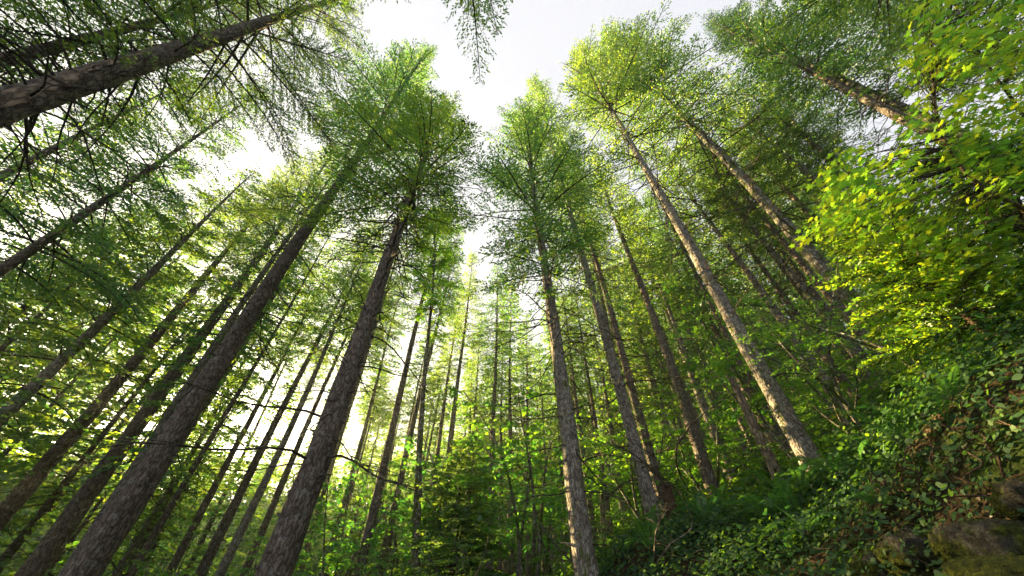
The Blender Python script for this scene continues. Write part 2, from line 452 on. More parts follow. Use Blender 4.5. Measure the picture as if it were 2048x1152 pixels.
# ------------------------------------------------------------------ trunks
def trunk_mesh(name, base, top, r1, z1, ztop, mt, k=14, dz=.35, rough=.03, wave=.04, seed=0, zend=None):
    """base, top: world points on the axis; origin at the ground; r1 radius at height z1; tapers to ztop"""
    g = np.random.default_rng(seed + 1)
    o = np.array([base[0], base[1], gh(base[0], base[1])])
    ax = (top - base) / (top[2] - base[2])
    h0 = o[2] - .35
    n = max(6, int((ztop - h0) / dz))
    z = np.linspace(h0, zend or ztop, n)
    ph = g.uniform(0, 6, 4)
    P = base + ax * (z - base[2])[:, None]
    P[:, 0] += wave * np.sin(z * .35 + ph[0]); P[:, 1] += wave * np.sin(z * .3 + ph[1])
    P[:, 0] -= wave * np.sin(z1 * .35 + ph[0]); P[:, 1] -= wave * np.sin(z1 * .3 + ph[1])
    rr = r1 * np.clip((ztop - z) / (ztop - z1), 0.02, None) ** .85 * (1 + .45 * np.exp(-(z - o[2]) / .35))
    a = np.arange(k) / k * 2 * PI
    ra = rr[:, None] * (1 + g.normal(0, rough, (n, k)) + .04 * np.sin(3 * a[None] + ph[2] + .1 * z[:, None]) + .05 * np.sin(z[:, None] * 1.9 + ph[3]) * np.cos(a[None] + ph[0]))
    V = P[:, None] - o + np.stack([np.cos(a)[None] * ra, np.sin(a)[None] * ra, g.normal(0, .01, (n, k))], -1)
    i = np.arange(n - 1)[:, None] * k; j = np.arange(k)[None]; j2 = (j + 1) % k
    mb = MB(); mb.add(V.reshape(-1, 3), np.stack([i + j, i + j2, i + k + j2, i + k + j], -1).reshape(-1, 4))
    mb.f.append((np.array([list(range((n - 1) * k, n * k))]), 0))
    if k >= 14:
        for _ in range(int(g.uniform(60, 90))):
            zi = g.uniform(o[2] + 1, o[2] + 18); i0 = int((zi - h0) / (ztop - h0) * (n - 1))
            if i0 >= n - 1: continue
            a0 = g.uniform(0, 6.28); rr0 = rr[i0]; dv = np.array([math.cos(a0), math.sin(a0), g.uniform(-.4, .3)])
            l0 = g.choice([.03, .05, .08, .25], p=[.4, .3, .2, .1]) + .02
            q0 = P[i0] - o + dv * rr0 * .85; br = rr0 * .09 + .006
            tube(mb, np.stack([q0, q0 + dv * (rr0 * .15 + .02), q0 + dv * (rr0 * .15 + l0)]), np.array([br * 2, br, br * .5]), 5, 0, .1, True)
    me = mb.mesh(name, [mt], (0,))
    def axis(zz):
        return base + ax * (zz - base[2]) - o
    def rad(zz):
        return r1 * max((ztop - zz) / (ztop - z1), .02) ** .85
    return me, o, axis, rad, ax

def locate(x1, y1, wpx, D, x2, y2):
    d1 = ray(x1, y1); d2 = ray(x2, y2)
    p = d1 * 10.; vh = norm(np.array([p[0], p[1], 0])); sd = np.array([-vh[1], vh[0], 0]) * D / 2
    a, b = proj(p + sd), proj(p - sd)
    l = norm(np.array([x2 - x1, y2 - y1])); w = abs((b - a)[0] * l[1] - (b - a)[1] * l[0])
    p1 = d1 * 10 * w / wpx
    # closest approach of the second ray to the vertical through p1
    k = np.dot(p1[:2], d2[:2]) / np.dot(d2[:2], d2[:2])
    p2 = d2 * k
    return p1, p2

DEAD = []
for q in range(6):
    mb = MB(); rk = rng; rng = np.random.default_rng(90 + q)
    dead_limb(mb, np.zeros(3), 0, 2.2, 0, rad=.022, subs=9, k=5)
    rng = rk
    DEAD.append(mb.mesh('dead_branch', [M['twig']], (0,)))

occupied = []
def clear_z(x, y):
    """firs standing toward the low sun carry their crowns high"""
    wp = .71 * x + .70 * y; along = -.703 * x + .711 * y
    return 6.5 + .25 * along if (3 < wp < 19 and x < -1) else -99
def tree(x1, y1, w, D, x2, y2, zap, zcr, Rc, label, lod=1, bark='bark', ndead=0, dead_z=None, group=None, k=14, dlen=1.0, name='fir_tree', apex=None, rot=None, at=None):
    if at:
        p1 = np.array([at[0], at[1], gh(*at) + 1.]); p2 = p1 + np.array([0, 0, 20.])
    else:
        p1, p2 = locate(x1, y1, w, D, x2, y2)
    if abs(p2[2] - p1[2]) < .5:
        p2 = p1 + np.array([0, 0, 5.])
    if apex:
        da = ray(*apex); ax_ = (p2 - p1) / (p2[2] - p1[2])
        kk = np.hypot(*(p1 + ax_ * 22)[:2]) / np.hypot(*da[:2]); zap = float(da[2] * kk)
    me, o, axis, rad, ax = trunk_mesh('trunk', p1, p2, D / 2, p1[2], zap, M[bark], k, seed=len(occupied))
    t = thing(name, label, 'tree', o, group)
    link('trunk', me, t)
    zcr = min(max(zcr, clear_z(p1[0], p1[1])), zap - 7)
    Lc = zap - zcr
    me = random.choice([CR_FAR, CR_MID, CR_HI, CR_BIG, CR_HANG][lod]); R0, L0 = [(3, 16), (3, 16), (3.6, 16), (4.4, 14), (5.6, 12)][lod]
    c = link('crown', me, t, axis(zcr))
    q = Vector(ax).to_track_quat('Z', 'Y')
    c.rotation_mode = 'QUATERNION'
    from mathutils import Quaternion
    c.rotation_quaternion = Quaternion(Vector(ax).normalized(), random.uniform(0, 6) if rot is None else rot) @ Vector((0, 0, 1)).rotation_difference(Vector(ax))
    c.scale = (Rc / R0, Rc / R0, Lc / L0)
    if ndead:
        z0, z1_ = dead_z
        for _ in range(ndead):
            z = random.uniform(z0, z1_)
            b = link('dead_branch', random.choice(DEAD), t)
            az = random.uniform(0, 2 * PI)
            pa = axis(z); rr = rad(z) * .8
            b.location = pa + np.array([math.cos(az) * rr, math.sin(az) * rr, 0])
            b.rotation_euler = (random.uniform(-.5, .5), random.uniform(-.3, .35), az)
            s_ = random.uniform(.45, 1.15) * dlen
            b.scale = (s_, s_, s_)
    occupied.append((p1[0], p1[1])); 
    if w > 11:
        print('TREE', label[:30], np.round(p1, 1), 'lean', np.round(ax[:2], 3), 'zap', round(zap, 1), 'ground', round(gh(p1[0], p1[1]), 2))
    return t

G_L = 'firs standing on the left slope'; G_C = 'firs in the middle of the stand'; G_R = 'firs on the right hillside'
# the big near ones
tree(100, 183, 70, .47, 560, 38, 24, 8.0, 4.8, 'thick dark fir crossing the upper left corner, strip of pale torn bark', 3, ndead=40, dead_z=(3.2, 9.5), k=26, dlen=1.1)
tree(178, 1130, 66, .53, 800, 185, 29, 15.5, 5.0, 'big dark fir with ridged bark directly right of the low sun', 2, ndead=14, dead_z=(6, 17), k=26, apex=(850, 95))
tree(556, 1130, 68, .52, 830, 380, 26, 9, 4.4, 'massive dark fir with long bare branches, left of the middle', 2, ndead=44, dead_z=(1.8, 14), k=26, apex=(890, 205), dlen=1.15)
tree(1170, 1130, 46, .50, 1072, 411, 27, 8, 4.6, 'straight fir with grey flaky patched bark just right of the middle', 2, 'bark_pale', ndead=16, dead_z=(4, 12), k=22, apex=(1045, 222))
tree(1307, 1030, 30, .42, 1138, 415, 30, 14.5, 4.8, 'slim knotty fir, left one of a close pair right of the middle', 2, 'bark_pale', ndead=34, dead_z=(3, 15), k=18, apex=(1130, 130))
tree(1325, 1000, 22, .36, 1169, 449, 30, 16, 3.0, 'slim knotty fir, right one of a close pair right of the middle', 1, 'bark', ndead=24, dead_z=(3, 16), k=14)
tree(1632, 935, 44, .52, 1315, 380, 28, 20.5, 6.4, 'tall fir with pale cracked bark rising from ferns on the bank', 2, 'bark_pale', ndead=34, dead_z=(5, 24), k=24, apex=(1130, 120))
tree(1835, 738, 44, .52, 1519, 398, 30, 20.5, 6.8, 'leaning fir with moss and white lichen behind the hemlock sapling', 2, 'bark_moss', ndead=50, dead_z=(8, 25), k=22, apex=(1250, 5), dlen=1.2)

T1 = [o for o in S.objects if o.get('label', '').startswith('thick dark fir crossing')][0]
p1, p2 = locate(100, 183, 70, .47, 560, 38)
ax1 = (p2 - p1) / (p2[2] - p1[2]); og = np.array(T1.location)
mb = MB(); g = np.random.default_rng(9)
zs = np.linspace(p1[2] - 1.6, p1[2] + 2.3, 30)
vd = norm(-p1 * np.array([1, 1, 0])); sdv = np.array([-vd[1], vd[0], 0.])
for z_a, z_b, off, wd_ in [(0, 17, .35, .34), (14, 29, .62, .22), (3, 9, .0, .14)]:
    zz_ = zs[z_a:z_b + 1]; n_ = len(zz_)
    C0 = p1 + ax1 * (zz_ - p1[2])[:, None] - og
    w_ = wd_ * np.sin(np.linspace(.12, PI - .1, n_)) ** .6 * (1 + g.normal(0, .18, n_))
    rows = []
    for u in np.linspace(-1, 1, 6):
        an = off + .5 * u * w_ * 2 + g.normal(0, .03, n_)
        rr_ = .235 * (1.06 - (zz_ - p1[2]) * .03) + .026 - .01 * abs(u) + g.normal(0, .002, n_)
        rows.append(C0 + (vd * np.cos(an)[:, None] - sdv * np.sin(an)[:, None]) * rr_[:, None])
    V = np.stack(rows, 1); i = np.arange(n_ - 1)[:, None] * 6; j = np.arange(5)[None]
    mb.add(V.reshape(-1, 3), np.stack([i + j, i + j + 1, i + 7 + j, i + 6 + j], -1).reshape(-1, 4))
link('torn_bark', mb.mesh('torn_bark', [M['snag']]), T1)['label'] = 'pale torn strip of bare wood'
# ------------------------------------------------------------------ the other trunks one can tell apart
# x1, y1, width there, diameter, x2, y2, apex height, crown start, crown radius, label
LEFT = [
 (30, 632, 15, .38, 278, 439, 27, 11, 3.4, 'slender fir, uppermost of the trunks leaving the left edge of the photo'),
 (60, 700, 15, .36, 298, 498, 28, 11, 3.2, 'slender fir, second from the top among those leaving the left edge'),
 (62, 779, 16, .38, 354, 515, 28, 12, 3.2, 'dark slender fir, third from the top among those leaving the left edge'),
 (111, 779, 12, .34, 243, 654, 26, 10, 2.9, 'thin fir just below the third trunk that leaves the left edge'),
 (222, 779, 25, .48, 486, 467, 29, 13, 3.5, 'sturdy dark fir three trunks left of the big ridged one by the sun'),
 (326, 779, 28, .50, 573, 436, 29, 14, 3.4, 'sturdy fir crossing the white glow immediately left of the sun'),
 (441, 762, 14, .36, 625, 477, 28, 13, 2.8, 'slim fir hugging the right side of the big ridged trunk by the sun'),
 (139, 898, 12, .34, 250, 790, 26, 9, 2.9, 'thin fir low at the left edge, below the bright gap'),
 (140, 968, 15, .38, 278, 811, 27, 10, 3.0, 'fir low on the left whose trunk ends at the bottom left corner'),
 (300, 1058, 14, .36, 354, 960, 24, 9, 2.8, 'short looking fir below the sun, right of the big ridged trunk'),
 (382, 1064, 16, .38, 535, 773, 27, 11, 2.9, 'slim fir midway between the ridged trunk and the massive dark one'),
 (415, 1120, 21, .45, 597, 759, 28, 12, 3.1, 'medium dark fir, thickest trunk between the two big left ones'),
 (400, 1090, 10, .33, 555, 759, 27, 12, 2.6, 'thin fir tucked beside the medium dark trunk left of the massive one'),
 (500, 1120, 16, .40, 635, 807, 28, 12, 2.9, 'knotty fir close behind the massive dark trunk on its left side'),
 (600, 1065, 15, .42, 690, 787, 28, 12, 2.9, 'fir half hidden behind the massive dark trunk on its right side'),
 (655, 960, 9, .32, 735, 700, 28, 12, 2.6, 'thin pale fir right of the massive dark trunk'),
 (255, 1120, 9, .34, 420, 860, 26, 10, 2.6, 'thin distant fir crossing the green haze under the sun'),
 (455, 1120, 8, .32, 560, 890, 26, 10, 2.6, 'thin distant fir, first one right of the medium dark trunk'),
 (20, 905, 12, .36, 150, 770, 26, 9, 3, 'thin fir leaving the left edge below the bright sky gap'),
 (130, 1150, 13, .36, 330, 880, 27, 10, 2.8, 'fir seen just behind the left side of the big ridged trunk'),
 (215, 290, 26, .40, 90, 345, 24, 7.5, 3.6, 'blurred mossy fir just under the thick one in the upper left corner'),
]
for q, a in enumerate(LEFT):
    if q == 20:
        continue
    a = list(a); a[7] -= 3; a[8] *= 1.25
    tree(*a, lod=2 if q in (0, 1, 2, 3, 4, 5, 6) else 1, group=None, ndead=8 if a[2] > 20 else 0, dead_z=(3, 13), k=16 if a[2] > 20 else 10)
CENTRE = [
 (722, 1130, 22, .42, 808, 762, 28, 13, 2.9, 'dark fir, first sizeable trunk right of the massive one'),
 (763, 1130, 17, .38, 843, 787, 27, 13, 2.7, 'dark fir, second sizeable trunk right of the massive one'),
 (871, 940, 9, .34, 895, 773, 27, 13, 2.6, 'thin fir right of the mossy pale maple trunk'),
 (899, 901, 11, .36, 933, 620, 27, 14, 2.7, 'slim fir midway between the mossy maple trunk and the straight central fir'),
 (978, 1120, 16, .42, 996, 547, 24, 11, 3.0, 'very straight dark fir at the exact middle, above the bushes'),
 (1001, 1010, 8, .32, 1005, 752, 25, 12, 2.5, 'thin fir touching the right side of the very straight central fir'),
 (1054, 905, 7, .32, 1053, 720, 26, 13, 2.5, 'thin pale fir between the central fir and the grey flaky one'),
 (1176, 978, 11, .36, 1145, 740, 27, 13, 2.6, 'slim fir standing right behind the grey flaky trunk'),
 (1205, 946, 10, .34, 1176, 752, 27, 13, 2.6, 'slim fir halfway from the grey flaky trunk to the close pair'),
 (940, 930, 7, .32, 955, 740, 27, 13, 2.5, 'very thin fir left of the central fir, against yellow foliage'),
 (1120, 900, 7, .32, 1108, 650, 27, 13, 2.5, 'very thin fir showing just right of the upper grey flaky trunk'),
 (690, 1000, 11, .36, 770, 700, 28, 13, 2.7, 'thin fir before the pale sky gap, left of the two dark centre trunks'),
]
for a in CENTRE:
    tree(*a, lod=1, k=12)
RIGHT = [
 (1410, 915, 10, .34, 1336, 752, 28, 13, 2.6, 'bark_pale', 'slim pale fir whose foot shows left of the broken snag'),
 (1333, 880, 9, .34, 1288, 700, 28, 13, 2.6, 'bark', 'slim fir right behind the close pair of knotty firs'),
 (1655, 770, 24, .44, 1373, 380, 29, 15, 3.2, 'bark_pale', 'grey fir just right of the tall pale cracked one'),
 (1676, 745, 17, .38, 1457, 442, 29, 15, 2.9, 'bark', 'slim fir second to the right of the tall pale cracked one'),
 (1702, 694, 23, .42, 1446, 380, 29, 15, 3.0, 'bark_moss', 'mossy fir left of the leaning lichened fir, foot in ferns'),
 (1556, 471, 12, .28, 1479, 380, 29, 16, 2.8, 'bark', 'thin dark fir squeezed left of the leaning lichened fir, upper part'),
 (1629, 358, 14, .30, 1541, 285, 30, 17, 3.0, 'bark_pale', 'fir high behind the leaning lichened one, before yellow foliage'),
 (1658, 325, 12, .27, 1603, 263, 31, 19, 3.0, 'bark_pale', 'fir with a sunlit orange trunk near the upper right maple leaves'),
 (1738, 186, 21, .34, 1628, 135, 32, 16, 4.0, 'bark_moss', 'fir crossing the blue sky gap above the maple leaves'),
 (1900, 795, 15, .40, 1790, 650, 30, 15, 3.0, 'bark_moss', 'mossy trunk low behind the hemlock sapling'),
 (1770, 735, 13, .36, 1690, 600, 29, 15, 2.8, 'bark_moss', 'slim mossy trunk between the leaning fir and the grey firs'),
]
for (a, b, c, d, e, f, g_, h, r_, bk, lab) in RIGHT:
    tree(a, b, c, d, e, f, g_, h, r_, lab, lod=1, bark=bk, k=14 if c > 15 else 10, ndead=10 if c > 15 else 0, dead_z=(5, 14))

for (x, y, H, c0, rc, lab) in [
    (-10.5, 2.0, 26, 12, 3.1, 'fir with drooping sprays under the thick trunk of the upper left corner'),
    (-14, 6.5, 27, 8, 3.8, 'fir at the left edge with foliage hanging over the corner trunks'),
    (-1.6, -.9, 27, 12.5, 6.8, 'fir whose sunlit yellow sprays hang in at the top, left of the sky gap'),
    (14.5, 5, 27, 10, 3.6, 'fir up the slope whose dark boughs fill the top right, left of the maple leaves'),
    (11.5, 1.0, 24, 6, 4.0, 'fir up the slope behind the maple leaves in the upper right corner'),
    (18, 9, 26, 9, 3.3, 'sunlit fir high on the slope behind the leaning lichened fir'),
    (22, 4, 26, 5, 4.2, 'fir highest up the slope at the right edge'),
    (16, 14, 27, 11, 3.0, 'yellow lit fir upslope between the leaning fir and the maple leaves')]:
    tree(0, 0, 5, .42, 0, 0, gh(x, y) + H, gh(x, y) + c0, rc, lab, lod=4 if x > -5 and x < 0 else 2, at=(x, y), k=14)

# ------------------------------------------------------------------ the forest behind
tm = MB()
zz = np.linspace(0, 30, 26); g = np.random.default_rng(3)
TRUNK_FAR = []
for q in range(3):
    tm = MB(); P = np.stack([.09 * np.sin(zz * .2 + q), .07 * np.sin(zz * .25 + q * 2), zz], -1)
    P[0, 2] = -.6
    tube(tm, P, .215 * (1 - zz / 30.5) ** .8 + .004, 8, 0, .04)
    TRUNK_FAR.append(tm.mesh('trunk', [M['bark_pale'] if q else M['bark']], (0,)))
nfar = 0
tries = 0
while nfar < 245 and tries < 80000:
    tries += 1
    az = random.uniform(-72, 60); d = 16 + 54 * random.random()
    x, y = d * math.sin(R(az)), d * math.cos(R(az))
    wp = .71 * x + .70 * y
    if y < (8 if x > -14 else 3) or (x < 1 and 6 < wp < 9.5 and (d < 42 or gh(x, y) + 27 > 5 + .25 * (-.703 * x + .711 * y))) or (x < 1 and 10.5 <= wp < 15 and random.random() < .5):
        continue
    if abs(az) < 15 and d < 27:
        continue
    if min((x - a) ** 2 + (y - b) ** 2 for a, b in occupied) < 2.3 ** 2:
        continue
    occupied.append((x, y)); nfar += 1
    z = gh(x, y)
    if az < -20:
        lab, gr = 'slender fir far down the left slope in the hazy green crowd', 'far firs on the left'
    elif az < 12:
        lab, gr = 'slender straight fir deep in the crowded middle of the stand', 'far firs in the middle'
    else:
        lab, gr = 'slender fir far up the right hillside behind the near trunks', 'far firs on the right'
    t = thing('fir_tree', lab, 'tree', (x, y, z), gr)
    hs = (random.uniform(.74, 1.0) if not (x < 1 and 5 < wp < 10.5) else random.uniform(.7, .9))
    t.rotation_euler = (random.gauss(0, .015), random.gauss(0, .015), random.uniform(0, 6.28))
    c0 = random.uniform(5, 13) * hs
    if x < 4 and d > 27:
        hs *= .86
    if z + 30.3 * hs > clear_z(x, y) + 3:
        c0 = min(max(c0, clear_z(x, y) - z - random.uniform(0, 3)), 30.3 * hs - 6)
    tr = link('trunk', random.choice(TRUNK_FAR), t); ws = random.uniform(.7, 1.25)
    tr.scale = (ws, ws, hs)
    c = link('crown', random.choice(CR_FAR if d > 26 else CR_MID), t, (0, 0, c0))
    rs = random.uniform(.75, 1.15)
    c.scale = (rs, rs, (30.3 * hs - c0) / 16)

# ------------------------------------------------------------------ broadleaf shrubs and small trees
def leaf_row(mb, p0, d, l, size, shape, m, spacing, nrm_tilt=.5, droop=.15):
    n = max(2, int(l / spacing))
    u = (np.arange(n) + .6) / n
    P = p0 + d * (l * u)[:, None] + np.array([0, 0, -droop * l]) * (u ** 2)[:, None]
    P = np.repeat(P, 2, 0); sg = np.tile([1., -1.], n)
    side = norm(np.cross(d, [0, 0, 1.]))
    D = side * sg[:, None] * rng.uniform(.5, 1, (2 * n, 1)) + d * rng.uniform(.3, .9, (2 * n, 1)) + np.stack([np.zeros(2 * n)] * 2 + [rng.normal(-.2, .2, 2 * n)], -1)
    D = norm(D)
    P = P + D * size * .3
    N = np.stack([rng.normal(0, nrm_tilt, 2 * n), rng.normal(0, nrm_tilt, 2 * n), np.ones(2 * n)], -1)
    poly_leaves(mb, shape, P, D, N, size * rng.uniform(.6, 1.15, 2 * n), m)

def vine_maple(name, seed, h=4., nst=4, nbr=16, size=.085, shape=SMALL5, spread=1.0, spacing=.10, sub=5, leafmat='maple_low', bark='bark_moss'):
    global rng
    keep = rng; rng = np.random.default_rng(seed)
    wood, lv = MB(), MB()
    for q in range(nst):
        az = q * 2 * PI / nst + rng.uniform(-.5, .5); out = rng.uniform(.25, .55) * h * spread; hh = h * rng.uniform(.75, 1.05)
        s_ = np.linspace(0, 1, 12)
        d = np.array([math.cos(az), math.sin(az), 0])
        A = d * out * (s_ ** 1.4)[:, None] + np.array([0, 0, hh]) * (s_ ** .85)[:, None] + np.stack([.05 * h * np.sin(s_ * 5 + q), .05 * h * np.cos(s_ * 4 + q), s_ * 0], -1)
        tube(wood, A, .012 * h * (1 - .85 * s_) + .004, 6)
        for b in range(nbr):
            sb = .28 + .72 * (b + rng.random()) / nbr
            f = sb * 11; i0 = min(int(f), 10); p = A[i0] * (1 - f + i0) + A[i0 + 1] * (f - i0)
            a = az + rng.normal(0, 1.5); l = h * rng.uniform(.16, .36) * (1.15 - .6 * sb)
            bd = norm(np.array([math.cos(a), math.sin(a), rng.uniform(-.05, .3)]))
            t_ = np.linspace(0, 1, 4)[:, None]
            tube(wood, p + bd * l * t_ + np.array([0, 0, -.12]) * l * t_ ** 2, (.0022 * h * (1 - .8 * t_[:, 0])) + .0015, 3)
            leaf_row(lv, p + bd * l * .25, bd, l * .8, size, shape, 0, spacing)
            for c_ in range(sub):
                uu = rng.uniform(.25, .95); a3 = a + rng.choice([-1, 1]) * rng.uniform(.5, 1.1); ll = l * rng.uniform(.35, .6)
                p3 = p + bd * l * uu + np.array([0, 0, -.12]) * l * uu ** 2
                d3 = norm(np.array([math.cos(a3), math.sin(a3), rng.uniform(-.15, .1)]))
                tube(wood, p3 + d3 * ll * t_, .0012 + .0008 * (1 - t_[:, 0]) * h * .5, 3)
                leaf_row(lv, p3, d3, ll, size, shape, 0, spacing)
    a, b = wood.mesh('stems', [M[bark]], (0,)), lv.mesh('foliage', [M[leafmat]])
    rng = keep
    return a, b
VM_NEAR = [vine_maple('vine_maple', 200 + q, nbr=14, sub=4, size=.10, shape=MAPLE * .8, spacing=.11) for q in range(2)]
VM_FAR = [vine_maple('vine_maple', 210 + q, nbr=18, sub=4, size=.12, spacing=.12) for q in range(4)]

def shrub(x, y, h, tmpl, label, group=None, name='vine_maple', cat='shrub', wide=1.0, zoff=0):
    t = thing(name, label, cat, (x, y, gh(x, y) + zoff), group)
    s_ = h / 4
    t.scale = (s_ * wide, s_ * wide, s_); t.rotation_euler = (random.gauss(0, .06), random.gauss(0, .06), random.uniform(0, 6.28))
    link('stems', tmpl[0], t); link('foliage', tmpl[1], t)
    return t
def at_px(px, py, zc):
    return ray(px, py) * zc
VM = [  # pixel of the middle of the crown, depth, width factor, label
 (905, 905, 15, 1.2, 'vine maple with yellow lit leaves left of the very straight central fir'),
 (1045, 840, 14, 1.3, 'tall vine maple spreading bright layers across the lower part of the central fir'),
 (1150, 1010, 11, 1.2, 'low vine maple in front of the foot of the grey flaky fir'),
 (700, 1000, 15, 1.2, 'bright vine maple between the massive dark fir and the first dark fir to its right'),
 (600, 1060, 15, 1.0, 'vine maple peeping out behind the foot of the massive dark fir'),
 (795, 1090, 11, 1.0, 'dim vine maple at the feet of the two dark firs right of the massive one'),
 (930, 1120, 9, 1.0, 'small vine maple with separate bright leaves at the bottom edge, left of the middle'),
 (1250, 850, 14, 1.1, 'vine maple glowing behind the close pair of knotty firs'),
 (1360, 830, 16, 1.2, 'vine maple behind the slim pale fir left of the broken snag'),
 (1455, 640, 15, 1.1, 'vine maple crossed by the tall pale cracked fir at half its height'),
 (1570, 640, 12, 1.1, 'vine maple right of the tall pale cracked fir, in front of the grey fir'),
 (1690, 590, 9.5, 1.0, 'vine maple left of the hemlock sapling, in front of the leaning fir'),
 (1500, 880, 12, 1.3, 'low vine maple left of the foot of the tall pale cracked fir'),
 (1640, 760, 10.5, 1.0, 'vine maple right of the tall pale cracked fir, low by the grey fir foot'),
 (250, 1130, 13, 1.0, 'bright green bush at the bottom edge between the big ridged fir and the next trunks'),
 (330, 1145, 12, 1.0, 'yellow green bush at the bottom edge under the medium dark fir'),
 (1090, 930, 17, 1.2, 'vine maple in the shade left of the grey flaky fir'),
 (830, 960, 20, 1.3, 'vine maple just behind the mossy pale maple trunk')]
for q, (px, py, zc, wd, lab) in enumerate(VM):
    p = at_px(px, py, zc); g_ = gh(p[0], p[1])
    h = max(2.0, (p[2] - g_) * 1.2)
    shrub(p[0], p[1], h, (VM_NEAR if zc < 12.5 else VM_FAR)[q % (2 if zc < 12.5 else 4)], lab, wide=wd * min(1.25, max(.6, 4.2 / h)))
n = 0
while n < 50:
    az = random.uniform(-60, 50); d = random.uniform(15, 60)
    x, y = d * math.sin(R(az)), d * math.cos(R(az))
    if y < 7: continue
    n += 1
    shrub(x, y, random.uniform(2, 4.4), random.choice(VM_FAR), 'leafy understory bush among the far trunks, one of many alike', 'understory bushes among the far trunks', wide=random.uniform(.8, 1.3))

# mossy pale maple left of the middle with its leafy green crown
p1, p2 = locate(831, 1130, 18, .30, 864, 560)
me, o, axis, rad, ax = trunk_mesh('trunk', p1, p2, .15, p1[2], 21, M['bark_moss'], 14, wave=.12, rough=.05, seed=77)
t = thing('maple_tree', 'mossy pale broadleaf trunk with bright green leafy top, left of the middle', 'tree', o)
link('trunk', me, t)
lv, wd = MB(), MB()
zt = 17.
for q in range(70):
    z = rng.uniform(10.5, 20.5); p = axis(z); a = rng.uniform(0, 6.28); l = rng.uniform(.8, 2.0) * (1.25 - .35 * z / zt)
    bd = norm(np.array([math.cos(a), math.sin(a), rng.uniform(.2, .8)])); t_ = np.linspace(0, 1, 5)[:, None]
    tube(wd, p + bd * l * t_, .018 * (1 - .8 * t_[:, 0]) + .002, 4)
    for c_ in range(9):
        uu = rng.uniform(.25, 1); a3 = a + rng.normal(0, 1.1); ll = rng.uniform(.35, .8)
        d3 = norm(np.array([math.cos(a3), math.sin(a3), rng.uniform(-.2, .3)]))
        tube(wd, p + bd * l * uu + d3 * ll * t_[:3], .003, 3)
        leaf_row(lv, p + bd * l * uu, d3, ll, .12, SMALL5, 0, .09)
c = link('crown', lv.mesh('crown', [M['maple']]), t)
link('branches', wd.mesh('branches', [M['twig']]), t)

# ------------------------------------------------------------------ near maple overhead on the right
def curve(pts, n=24):
    pts = np.asarray(pts, float); t_ = np.linspace(0, len(pts) - 1, n)
    o_ = []
    for u in t_:
        i_ = min(int(u), len(pts) - 2); f = u - i_
        p0 = pts[max(i_ - 1, 0)]; a = pts[i_]; b = pts[i_ + 1]; p3 = pts[min(i_ + 2, len(pts) - 1)]
        o_.append(.5 * (2 * a + (b - p0) * f + (2 * p0 - 5 * a + 4 * b - p3) * f * f + (3 * a - p0 - 3 * b + p3) * f ** 3))
    return np.array(o_)
bx, by = 8.6, 2.2
base = np.array([bx, by, gh(bx, by)])
t = thing('maple_tree', 'near maple with lobed bright green leaves filling the upper right corner, pale arching stem', 'tree', base)
stems = [
    [base, at_px(2110, 480, 4.9), at_px(2048, 420, 4.6), at_px(1960, 372, 4.5), at_px(1893, 290, 4.6), at_px(1868, 190, 4.8), at_px(1866, 60, 5.4)],
    [base + [.1, 0, 0], at_px(2150, 400, 5.5), at_px(2060, 250, 5.8), at_px(1950, 90, 6.3), at_px(1880, -60, 7)],
    [base + [0, .1, 0], at_px(2130, 500, 5.6), at_px(2000, 380, 5.9), at_px(1840, 330, 6.2), at_px(1720, 350, 6.6), at_px(1640, 430, 6.8)]]
wd, lv, pale = MB(), MB(), MB()
allp = []
for q, st in enumerate(stems):
    A = curve(st, 30); s_ = np.linspace(0, 1, 30)
    tube(pale if q == 0 else wd, A - base, .035 * (1 - .85 * s_) + .004, 8)
    allp.append(A[6:])
allp = np.concatenate(allp)
blobs = [(2000, 60, 170, 110, 110), (1930, 200, 150, 130, 150), (1850, 390, 200, 90, 170), (1990, 330, 120, 110, 110), (1730, 420, 110, 80, 90), (1890, 60, 110, 70, 45), (1780, 330, 80, 50, 40), (1960, 480, 110, 60, 60)]
for cx, cy, sx, sy, n in blobs:
    for _ in range(n):
        px, py = cx + random.uniform(-1, 1) * sx, cy + random.uniform(-1, 1) * sy
        if px < 1800 and py < 300: continue
        p = at_px(px, py, random.uniform(4.0, 6.6))
        i_ = np.argmin(((allp - p) ** 2).sum(1)); a = allp[i_]
        mid = (a + p) / 2 + [0, 0, .12]
        cv = curve([a, mid, p], 8); tube(wd, cv - base, .006 * np.linspace(1, .3, 8), 3)
        d_ = norm(p - a)
        dd = norm(np.array([d_[0] + rng.normal(0, .5), d_[1] + rng.normal(0, .5), rng.uniform(-.35, .05)]))
        leaf_row(lv, p - base - dd * .25, dd, rng.uniform(.3, .6), random.choice([.085, .105, .125]), MAPLE, 0, .12, .45)
link('pale_stem', pale.mesh('pale_stem', [M['stem_pale']], (0,)), t)
link('branches', wd.mesh('branches', [M['twig']], (0,)), t)
link('crown', lv.mesh('crown', [M['maple']]), t)

